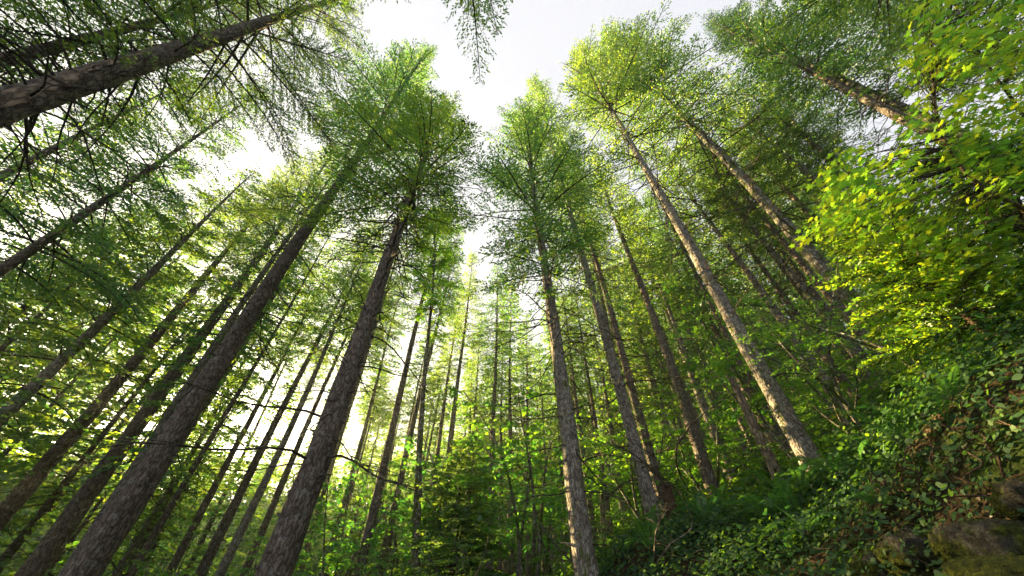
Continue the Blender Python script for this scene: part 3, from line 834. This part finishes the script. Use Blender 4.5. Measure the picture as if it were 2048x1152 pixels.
# ------------------------------------------------------------------ hemlock saplings on the right
def hemlock(x, y, h, Rr, seed, label, nb=85, z0=.5, card=.075, leaf='needles_sap'):
    global rng
    keep = rng; rng = np.random.default_rng(seed)
    o = np.array([x, y, gh(x, y)])
    wd, mb = MB(), MB()
    zz = np.linspace(-.1, h, 14)
    tube(wd, np.stack([.05 * np.sin(zz), .04 * np.cos(zz * 1.3), zz], -1), .05 * (1 - zz / (h + .1)) ** .9 + .004, 10, 0, .06)
    for q in range(18):
        dead_limb(wd, np.array([0, 0, rng.uniform(.15, .4) * h]), rng.uniform(0, 6.28), rng.uniform(.2, .5), 0, .006, 4)
    for q in range(nb):
        tq = (q + rng.random()) / nb; z = z0 + (h - z0) * tq
        spray_branch(mb, np.array([.05 * math.sin(z), .04 * math.cos(z * 1.3), z]), q * 2.4 + rng.normal(0, .3), Rr * (1 - tq) ** .7 * rng.uniform(.75, 1.15) + .15, R(5 + 30 * tq), .22, card, .05, 1, 0, .009, .12, True, 1.0, .38)
    t = thing('hemlock_sapling', label, 'tree', o)
    link('trunk', wd.mesh('trunk', [M['root']], (0,)), t)
    link('crown', mb.mesh('crown', [M['twig'], M[leaf]]), t)
    rng = keep
hemlock(6.6, 3.9, 3.6, 1.55, 301, 'bright yellow green hemlock sapling with feathery sprays, right of the leaning fir')
hemlock(8.1, 3.0, 3.4, 1.5, 302, 'second sunlit hemlock sapling at the right edge, under the pale maple stem')
hemlock(8.8, 5.6, 3.6, 1.4, 303, 'dimmer hemlock sapling behind the bright one, beside the leaning fir foot', 45)
p = at_px(920, 990, 13)
hemlock(p[0], p[1], max(3, (p[2] - gh(p[0], p[1])) * 1.6), 2.4, 304, 'dark young conifer with wide level boughs, below and left of the central fir', 70, .6, .11, 'needles')

# ------------------------------------------------------------------ ferns
def frond(name, seed, l=.95, droop=.55):
    g = np.random.default_rng(seed)
    mb = MB(); s_ = np.linspace(0, 1, 12)
    A = np.stack([l * s_ * .85, .03 * np.sin(s_ * 3), l * (.85 * s_ - droop * 1.35 * s_ ** 2)], -1)
    tube(mb, A, .004 * (1 - .8 * s_) + .001, 3, 0)
    n = 44; u = .1 + .9 * (np.arange(n) + .5) / n
    P = np.stack([np.interp(u, s_, A[:, q]) for q in range(3)], -1)
    T = norm(np.gradient(P, axis=0)); Sd = norm(np.cross(T, [0, 0, 1.]))
    for sg in (1, -1):
        D = Sd * sg + T * .25 + g.normal(0, .08, (n, 3)) + [0, 0, -.12]
        N = np.cross(T, Sd) * -1 + g.normal(0, .15, (n, 3))
        L = .125 * np.sin(np.clip(u * 1.06, 0, 1) * PI * .93 + .2) ** .6 * l
        kites(mb, P, D, N, L, .024 * l, 1)
    return mb.mesh(name, [M['twig'], M['fern']])
FR = [frond('frond', 400 + q, 1, d) for q, d in enumerate((.35, .5, .62, .75))]
def fern(x, y, size, nf, label, group=None, zoff=.05):
    t = thing('sword_fern', label, 'fern', (x, y, gh(x, y) + zoff), group)
    for q in range(nf):
        f = link('frond', random.choice(FR), t)
        f.rotation_euler = (random.uniform(-.3, .3), random.uniform(-.5, .2), q * 6.28 / nf + random.uniform(-.3, .3))
        s_ = size * random.uniform(.75, 1.15); f.scale = (s_, s_, s_)
def ground_px(px, py, lo=1.5, hi=60):
    d = ray(px, py); z = lo
    while z < hi:
        p = d * z
        if p[2] <= gh(p[0], p[1]) + .02:
            return p
        z += .03
    return d * hi
FERNS = [(1560, 1075, 1.0, 13, 'large sword fern at the bottom, straight below the foot of the tall pale cracked fir'),
 (1700, 985, .8, 11, 'sword fern touching the foot of the tall pale cracked fir on its right'),
 (1745, 930, .7, 9, 'upright sword fern a little right of the tall pale cracked fir foot'),
 (1800, 1075, .55, 8, 'small sword fern hanging over the dark roots'),
 (1830, 930, .55, 8, 'small sword fern right of the fern by the fir foot'),
 (1880, 770, .7, 9, 'sword fern beside the foot of the leaning lichened fir'),
 (1500, 985, .7, 9, 'dim sword fern left of the large one'),
 (1420, 1075, .8, 10, 'sword fern left of the large one at the bottom edge'),
 (1800, 850, .7, 9, 'sword fern on the bank midway between the two big right fir feet'),
 (1640, 1120, .6, 9, 'low sword fern at the bottom edge right of the large one'),
 (1590, 900, .7, 9, 'sword fern in dim shade left of the tall pale cracked fir foot'),
 (1950, 850, .5, 8, 'small sword fern on the bank near the right edge')]
for (px, py, sz, nf, lab) in FERNS:
    p = ground_px(px, py)
    fern(p[0], p[1], sz * 1.15, nf, lab, zoff=.28)
for q in range(22):
    x, y = random.uniform(2.5, 13), random.uniform(6, 18)
    fern(x, y, random.uniform(.6, 1.), 9, 'sword fern among the shaded ground plants of the hillside, one of many alike', 'ferns scattered over the hillside', zoff=.25)

# ------------------------------------------------------------------ ground plants that nobody could count
def scatter(name, n, xr, yr, size, shape, m, hmax, label, cat, tilt=.35, power=1.0, dens=None, down=.1, seed=1, cupv=.12):
    global rng
    keep = rng; rng = np.random.default_rng(seed)
    x = rng.uniform(*xr, n * 3); y = rng.uniform(*yr, n * 3)
    d = np.hypot(x, y)
    keepm = rng.random(n * 3) * 1 < (dens(x, y, d) if dens else 1)
    x, y = x[keepm][:n], y[keepm][:n]; n = len(x)
    z = ground(x, y)
    bush = .5 + .5 * np.sin(x * 1.7 + 2 * np.sin(y * 1.3)) * np.cos(y * 1.9 + np.sin(x * 2.1))
    z = z + rng.random(n) ** power * hmax * (.25 + .75 * bush)
    P = np.stack([x, y, z], -1)
    # leaves face the open air: up and out of the slope
    e = .05
    gxn = (ground(x + e, y) - ground(x - e, y)) / (2 * e); gyn = (ground(x, y + e) - ground(x, y - e)) / (2 * e)
    N = norm(np.stack([-gxn, -gyn, np.ones(n)], -1)) + rng.normal(0, tilt, (n, 3))
    a = rng.uniform(0, 2 * PI, n)
    D = np.stack([np.cos(a), np.sin(a), rng.normal(-down, .2, n)], -1)
    D = D - norm(N) * (D * norm(N)).sum(-1, keepdims=True)
    mb = MB()
    sz = size * rng.uniform(.6, 1.25, n) * np.clip(np.hypot(x, y) / 7, .8, 2.2)
    poly_leaves(mb, shape, P, D, N, sz, 0, cupv)
    link(name, mb.mesh(name, [M[m]]), None, None, label, cat, None, 'stuff')
    rng = keep
patch = lambda x, y: np.clip(.75 + .9 * np.sin(x * 2.3 + 1.5 * np.sin(y * 1.9)) * np.sin(y * 2.6 + x * .8) + .3 * np.sin(x * 6 + y * 5), .5, 1)
near = lambda x, y, d: np.clip(1.3 - d / 16, .06, 1) * (x > 1.0)
bank = lambda x, y, d: patch(x, y) * np.clip(1.3 - d / 16, .06, 1) * (x > 1.0) * np.where((d < 5.0) & (ground(x, y) < .5), .3, 1)
scatter('ground_cover', 52000, (.8, 16), (1.2, 22), .075, OVATE, 'salal', .55, 'dense dark glossy ground plants covering the right bank', 'ground cover', dens=bank, seed=501)
scatter('herb_layer', 22000, (.8, 16), (1.2, 22), .06, SMALL5, 'bright', .75, 'brighter small leaves mixed over the right bank plants', 'herbs', power=.6, dens=bank, seed=502)
scatter('broad_ground_leaves', 4000, (.8, 12), (1.2, 16), .10, OVATE, 'salal', .8, 'larger blue green leaves standing out of the bank plants', 'ground cover', dens=bank, seed=506, power=.5)
scatter('leaf_litter', 3500, (1, 12), (1, 14), .06, SMALL5, 'dry', .06, 'brown and pink dry leaves lying on the bank soil', 'leaf litter', dens=near, seed=503, tilt=.5)
scatter('floor_plants', 26000, (-22, 30), (7, 48), .12, SMALL5, 'bright', 1.3, 'green plants on the forest floor between the far trunks', 'undergrowth', dens=lambda x, y, d: np.clip(1.2 - d / 55, .1, 1) * (d > 13), seed=504)

# ------------------------------------------------------------------ far wooded slope
def far_wood():
    g = np.random.default_rng(88)
    mb = MB(); n = 0
    Ps, Ds, Ns, Ls = [], [], [], []
    while n < 1000:
        az = g.uniform(-78, 50); d = g.uniform(72, 175)
        x, y = d * math.sin(R(az)), d * math.cos(R(az)); z0 = gh(x, y); n += 1
        H = g.uniform(18, 27)
        if abs(az + 44.7) < 12: H = max(3, min(H, .235 * d - z0)); k = 190
        t_ = g.random(k) ** 1.2; a = g.uniform(0, 6.28, k); r_ = 3.6 * (1 - t_) ** .8 * np.sqrt(g.random(k)) + .2
        Ps.append(np.stack([x + r_ * np.cos(a), y + r_ * np.sin(a), z0 + H * (.06 + .94 * t_)], -1))
        Ds.append(np.stack([np.cos(a), np.sin(a), g.uniform(-.5, .2, k)], -1)); Ns.append(np.stack([g.normal(0, .6, k), g.normal(0, .6, k), np.ones(k)], -1)); Ls.append(g.uniform(.8, 1.7, k))
        tube(mb, np.array([[x, y, z0], [x, y, z0 + H * .9]]), np.array([.25, .05]), 4, 0)
    kites(mb, np.concatenate(Ps), np.concatenate(Ds), np.concatenate(Ns), np.concatenate(Ls), np.concatenate(Ls) * .6, 1)
    link('distant_forest', mb.mesh('distant_forest', [M['bark'], M['needles']]), None, None, 'far wooded valley side seen pale green between the trunks', 'forest', None, 'stuff')
far_wood()

# ------------------------------------------------------------------ rocks, roots, dead wood on the bank
def rock(px, py, size, label, seed, m='rock', lift=0, amp=.22, name='mossy_rock', fr=1.0):
    g = np.random.default_rng(seed)
    p = ground_px(px, py)
    nu, nv = 64, 40
    U, Vv = np.meshgrid(np.arange(nu) / nu * 2 * PI, np.linspace(0, PI, nv), indexing='ij')
    D = np.stack([np.sin(Vv) * np.cos(U), np.sin(Vv) * np.sin(U), np.cos(Vv)], -1)
    D = np.sign(D) * np.abs(D) ** .8
    r_ = np.ones(U.shape)
    for o_ in range(6):
        f = fr * 1.5 * 1.7 ** o_
        k_ = g.normal(0, 1, (3, 3)) * f; ph = g.uniform(0, 6, 3)
        r_ = r_ + amp / 1.6 ** o_ * np.abs(np.sin(D @ k_[0] + ph[0]) * np.sin(D @ k_[1] + ph[1])) - amp / 1.6 ** o_ * .3
    V = D * r_[..., None] * np.array(size)
    i = np.arange(nu)[:, None] * nv; i2 = ((np.arange(nu) + 1) % nu)[:, None] * nv; j = np.arange(nv - 1)[None]
    mb = MB(); mb.add(V.reshape(-1, 3), np.stack([i + j, i + j + 1, i2 + j + 1, i2 + j], -1).reshape(-1, 4))
    o = link(name, mb.mesh(name, [M[m]], (0,)), None, (p[0], p[1], p[2] + lift), label, 'rock')
    o.rotation_euler = (g.uniform(-.2, .2), g.uniform(-.2, .2), g.uniform(0, 6))
    return p
rock(1985, 1070, (.36, .30, .24), 'large mossy rock with pale lichen in the bottom right corner', 1, lift=-.16)
rock(2060, 985, (.2, .18, .14), 'smaller dark rock above the large mossy one at the right edge', 2, lift=-.04)
rock(2040, 1155, (.38, .34, .12), 'flat rock under thick yellow green moss in the very corner', 3, 'moss', amp=.12)
rock(1850, 1120, (.34, .3, .2), 'rock half buried under roots left of the large mossy rock', 4, lift=0)
rock(1770, 1148, (.3, .26, .16), 'lowest dark rock at the bottom edge under the hanging roots', 5, lift=0)

def wiggle(p0, d, l, seed, n=12, w=.08, sag=0.):
    g = np.random.default_rng(seed); s_ = np.linspace(0, 1, n)[:, None]
    a, b = g.normal(0, w, 3) * l, g.normal(0, w * .5, 3) * l
    return p0 + norm(np.asarray(d, float)) * l * s_ + a * np.sin(s_ * PI) + b * np.sin(s_ * PI * 3 + seed) + np.array([0, 0, -sag]) * l * s_ ** 2
for (px, py, n, lab) in [(1765, 1035, 30, 'bundle of brown roots hanging from the bank at the bottom, left of the big rock'),
                         (1850, 985, 16, 'wispy roots hanging down over the big mossy rock'),
                         (1990, 905, 16, 'dry roots and stems poking from the bank near the right edge')]:
    p = ground_px(px, py); mb = MB(); g = np.random.default_rng(px)
    for q in range(n):
        st = np.array([g.uniform(-.3, .3), g.uniform(-.25, .25), .12 + g.uniform(-.05, .15)])
        st[2] += gh(p[0] + st[0], p[1] + st[1]) - p[2]
        d = np.array([-.55 + g.normal(0, .4), -.3 + g.normal(0, .4), -.5 + g.normal(0, .35)]); l = g.uniform(.2, .6)
        tube(mb, wiggle(st - norm(p) * .12, d, l, q, w=.16, sag=.2), g.uniform(.004, .013) * np.linspace(1, .3, 12), 5)
    o = link('hanging_roots', mb.mesh('hanging_roots', [M['root']], (0,)), None, p, lab, 'roots')

def bare(name, pts, r0, label, mt, cat='branch', subs=8, sl=.5, seed=1, k=6):
    A = curve(pts, 26); g = np.random.default_rng(seed)
    A = A + np.cumsum(g.normal(0, .004, A.shape), 0)
    mb = MB(); o = A[0].copy()
    tube(mb, A - o, r0 * np.linspace(1, .25, 26), k, 0, .06)
    for q in range(subs):
        i_ = g.integers(4, 25); d = norm(A[min(i_ + 1, 25)] - A[i_ - 1]) + g.normal(0, .7, 3)
        tube(mb, wiggle(A[i_] - o, d, g.uniform(.3, 1) * sl, q + seed, w=.15), r0 * .4 * np.linspace(1, .25, 12), 4)
    return link(name, mb.mesh(name, [M[mt]], (0,)), None, o, label, cat)
g0 = ground_px(1395, 1010)
bare('dead_branch', [g0, at_px(1352, 930, 9.3), at_px(1375, 860, 9.0), at_px(1440, 805, 8.8), at_px(1515, 770, 8.6)], .028, 'bare arching branch left of the tall pale cracked fir, curving over the ferns', 'twig', seed=3)
bare('dead_branch', [ground_px(1355, 1000), at_px(1290, 925, 9.5), at_px(1200, 880, 9.6), at_px(1130, 855, 9.7)], .022, 'dark bare bough slanting from the grey flaky fir down to the close pair', 'twig', seed=5, subs=6)
g1 = ground_px(1300, 1150)
for q, (a, lab) in enumerate([([g1, at_px(1340, 1090, 6.6), at_px(1385, 1050, 6.8), at_px(1360, 985, 7.0)], 'pale dead twig bent like a hook at the bottom, left of the large sword fern'),
                              ([g1 + [.1, .1, 0], at_px(1310, 1085, 6.4), at_px(1318, 1040, 6.5), at_px(1345, 1005, 6.6)], 'pale thin upright dead twig at the bottom, beside the hooked one'),
                              ([g1 + [.2, 0, 0], at_px(1400, 1100, 6.5), at_px(1420, 1130, 6.4)], 'short pale dead twig lying at the bottom edge below the hooked one')]):
    bare('dead_twig', a, .016, lab, 'snag', 'twig', 6, .45, 11 + q)
bare('dead_stick', [ground_px(1900, 700), at_px(1955, 682, 5.0), at_px(2012, 662, 4.9)], .012, 'dry yellowish stick poking out under the hemlock sapling at the right', 'stem_pale', 'stick', 2, .2, 21)
bare('dead_branch', [ground_px(1250, 1010), at_px(1200, 960, 11), at_px(1165, 900, 11), at_px(1150, 850, 11)], .025, 'crooked leafless stem rising right beside the grey flaky fir', 'twig', seed=31, subs=9, sl=.7)
bare('dead_twig', [ground_px(1690, 830), at_px(1640, 870, 7.5), at_px(1560, 800, 8.2)], .013, 'thin bare twig leaning across behind the tall pale cracked fir foot', 'twig', 'twig', 5, .4, 41)
bare('bramble_vine', [ground_px(1870, 905), ground_px(1905, 960) + [-.12, -.1, .05], ground_px(1935, 1020) + [-.2, -.2, 0], ground_px(1950, 1085) + [-.2, -.2, 0]], .005, 'thin green bramble stem trailing down over the large mossy rock', 'fern', 'vine', 3, .1, 51, 4)

# broken snag and stumps
def snag(px, py, r0, h, tiltv, label, seed, mt='snag', name='broken_snag', base=None):
    g = np.random.default_rng(seed); p = ground_px(px, py) if base is None else base; p = np.array([p[0], p[1], gh(p[0], p[1])])
    k = 18; n = 26; z = np.linspace(-.3, h, n); a = np.arange(k) / k * 2 * PI
    top = h * (1 - .30 * np.abs(np.sin(a * 1.5 + seed)) * g.uniform(.4, 1, k))
    Z = np.minimum(z[:, None] * np.ones(k), top[None])
    rr = r0 * (1 - .35 * Z / h + .35 * np.exp(-(Z + .3) / .3)) * (1 + .06 * np.sin(5 * a)[None] + g.normal(0, .03, (n, k)))
    rr = np.where(z[:, None] > top[None], rr * .8, rr)
    V = np.stack([rr * np.cos(a) + tiltv[0] * Z, rr * np.sin(a) + tiltv[1] * Z, Z], -1)
    i = np.arange(n - 1)[:, None] * k; j = np.arange(k)[None]; j2 = (j + 1) % k
    mb = MB(); mb.add(V.reshape(-1, 3), np.stack([i + j, i + j2, i + k + j2, i + k + j], -1).reshape(-1, 4))
    mb.f.append((np.array([list(range((n - 1) * k, n * k))]), 0))
    for q in range(5):
        zz_ = g.uniform(.3, .9) * h; d = np.array([g.normal(), g.normal(), .2]); tube(mb, wiggle(np.array([tiltv[0] * zz_, tiltv[1] * zz_, zz_]), d, r0 + g.uniform(.1, .3), q), r0 * .13 * np.linspace(1, .4, 12), 5)
    return link(name, mb.mesh(name, [M[mt]], (0,)), None, p, label, 'dead tree' if h > 1.2 else 'stump')
b = at_px(1500, 835, 11.5); tp = at_px(1413, 694, 11.5)
snag(0, 0, .17, max(2.4, tp[2] - gh(b[0], b[1])), (0, 0), 'broken pale bare snag left of the tall pale cracked fir', 5, base=b)
snag(1640, 800, .22, .9, (.1, 0), 'splintered reddish stump right of the tall pale cracked fir', 6, 'root', 'rotten_stump')
snag(1350, 1045, .16, .9, (.05, .05), 'rotten upright stump behind the dead twigs at the bottom', 7, 'root', 'rotten_stump')
b = at_px(990, 1080, 15)
snag(0, 0, .22, 1.8, (0, 0), 'grey stump at the foot of the very straight central fir', 8, 'snag', 'rotten_stump', base=b + [.5, 0, 0])
b = at_px(1180, 940, 15)
snag(0, 0, .13, 3.2, (.12, 0), 'slanting pale dead stem between the grey flaky fir and the close pair', 9, base=b)

# stems among the ground plants
mb = MB(); g = np.random.default_rng(61)
for q in range(900):
    x, y = g.uniform(1.5, 12), g.uniform(1.5, 14)
    if g.random() > 1.2 - math.hypot(x, y) / 12: continue
    tube(mb, wiggle(np.array([x, y, gh(x, y) - .03]), (g.normal(0, .8), g.normal(0, .8), g.uniform(.3, 1)), g.uniform(.2, .75), q, 7, .12, .3), g.uniform(.0015, .005) * np.linspace(1, .4, 7), 3)
link('thicket_stems', mb.mesh('thicket_stems', [M['stem_pale']], (0,)), None, None, 'thin brown stems tangled in the bank plants', 'stems', None, 'stuff')

# ------------------------------------------------------------------ air
HAZE = 0.0008
if HAZE:
    lo = float(GZ.min()) - 1
    hx0, hx1, hy0, hy1, hz0, hz1 = float(gx[0]) - 3, float(gx[-1]) + 3, float(gy[0]) - 3, float(gy[-1]) + 3, lo, max(float(GZ.max()) + 32, 60)
    V = [(x, y, z) for x in (hx0, hx1) for y in (hy0, hy1) for z in (hz0, hz1)]
    mb = MB(); mb.add(V, [(0, 1, 3, 2), (4, 6, 7, 5), (0, 4, 5, 1), (2, 3, 7, 6), (0, 2, 6, 4), (1, 5, 7, 3)])
    m, t = mat('haze')
    pv = node(t, 'ShaderNodeVolumePrincipled'); pv.inputs['Color'].default_value = (.80, .93, .88, 1)
    pv.inputs['Density'].default_value = HAZE; pv.inputs['Anisotropy'].default_value = .5
    o = node(t, 'ShaderNodeOutputMaterial'); t.links.new(pv.outputs[0], o.inputs['Volume'])
    link('haze', mb.mesh('haze', [m]), None, None, 'thin pale evening haze between the trees', 'haze', None, 'stuff')
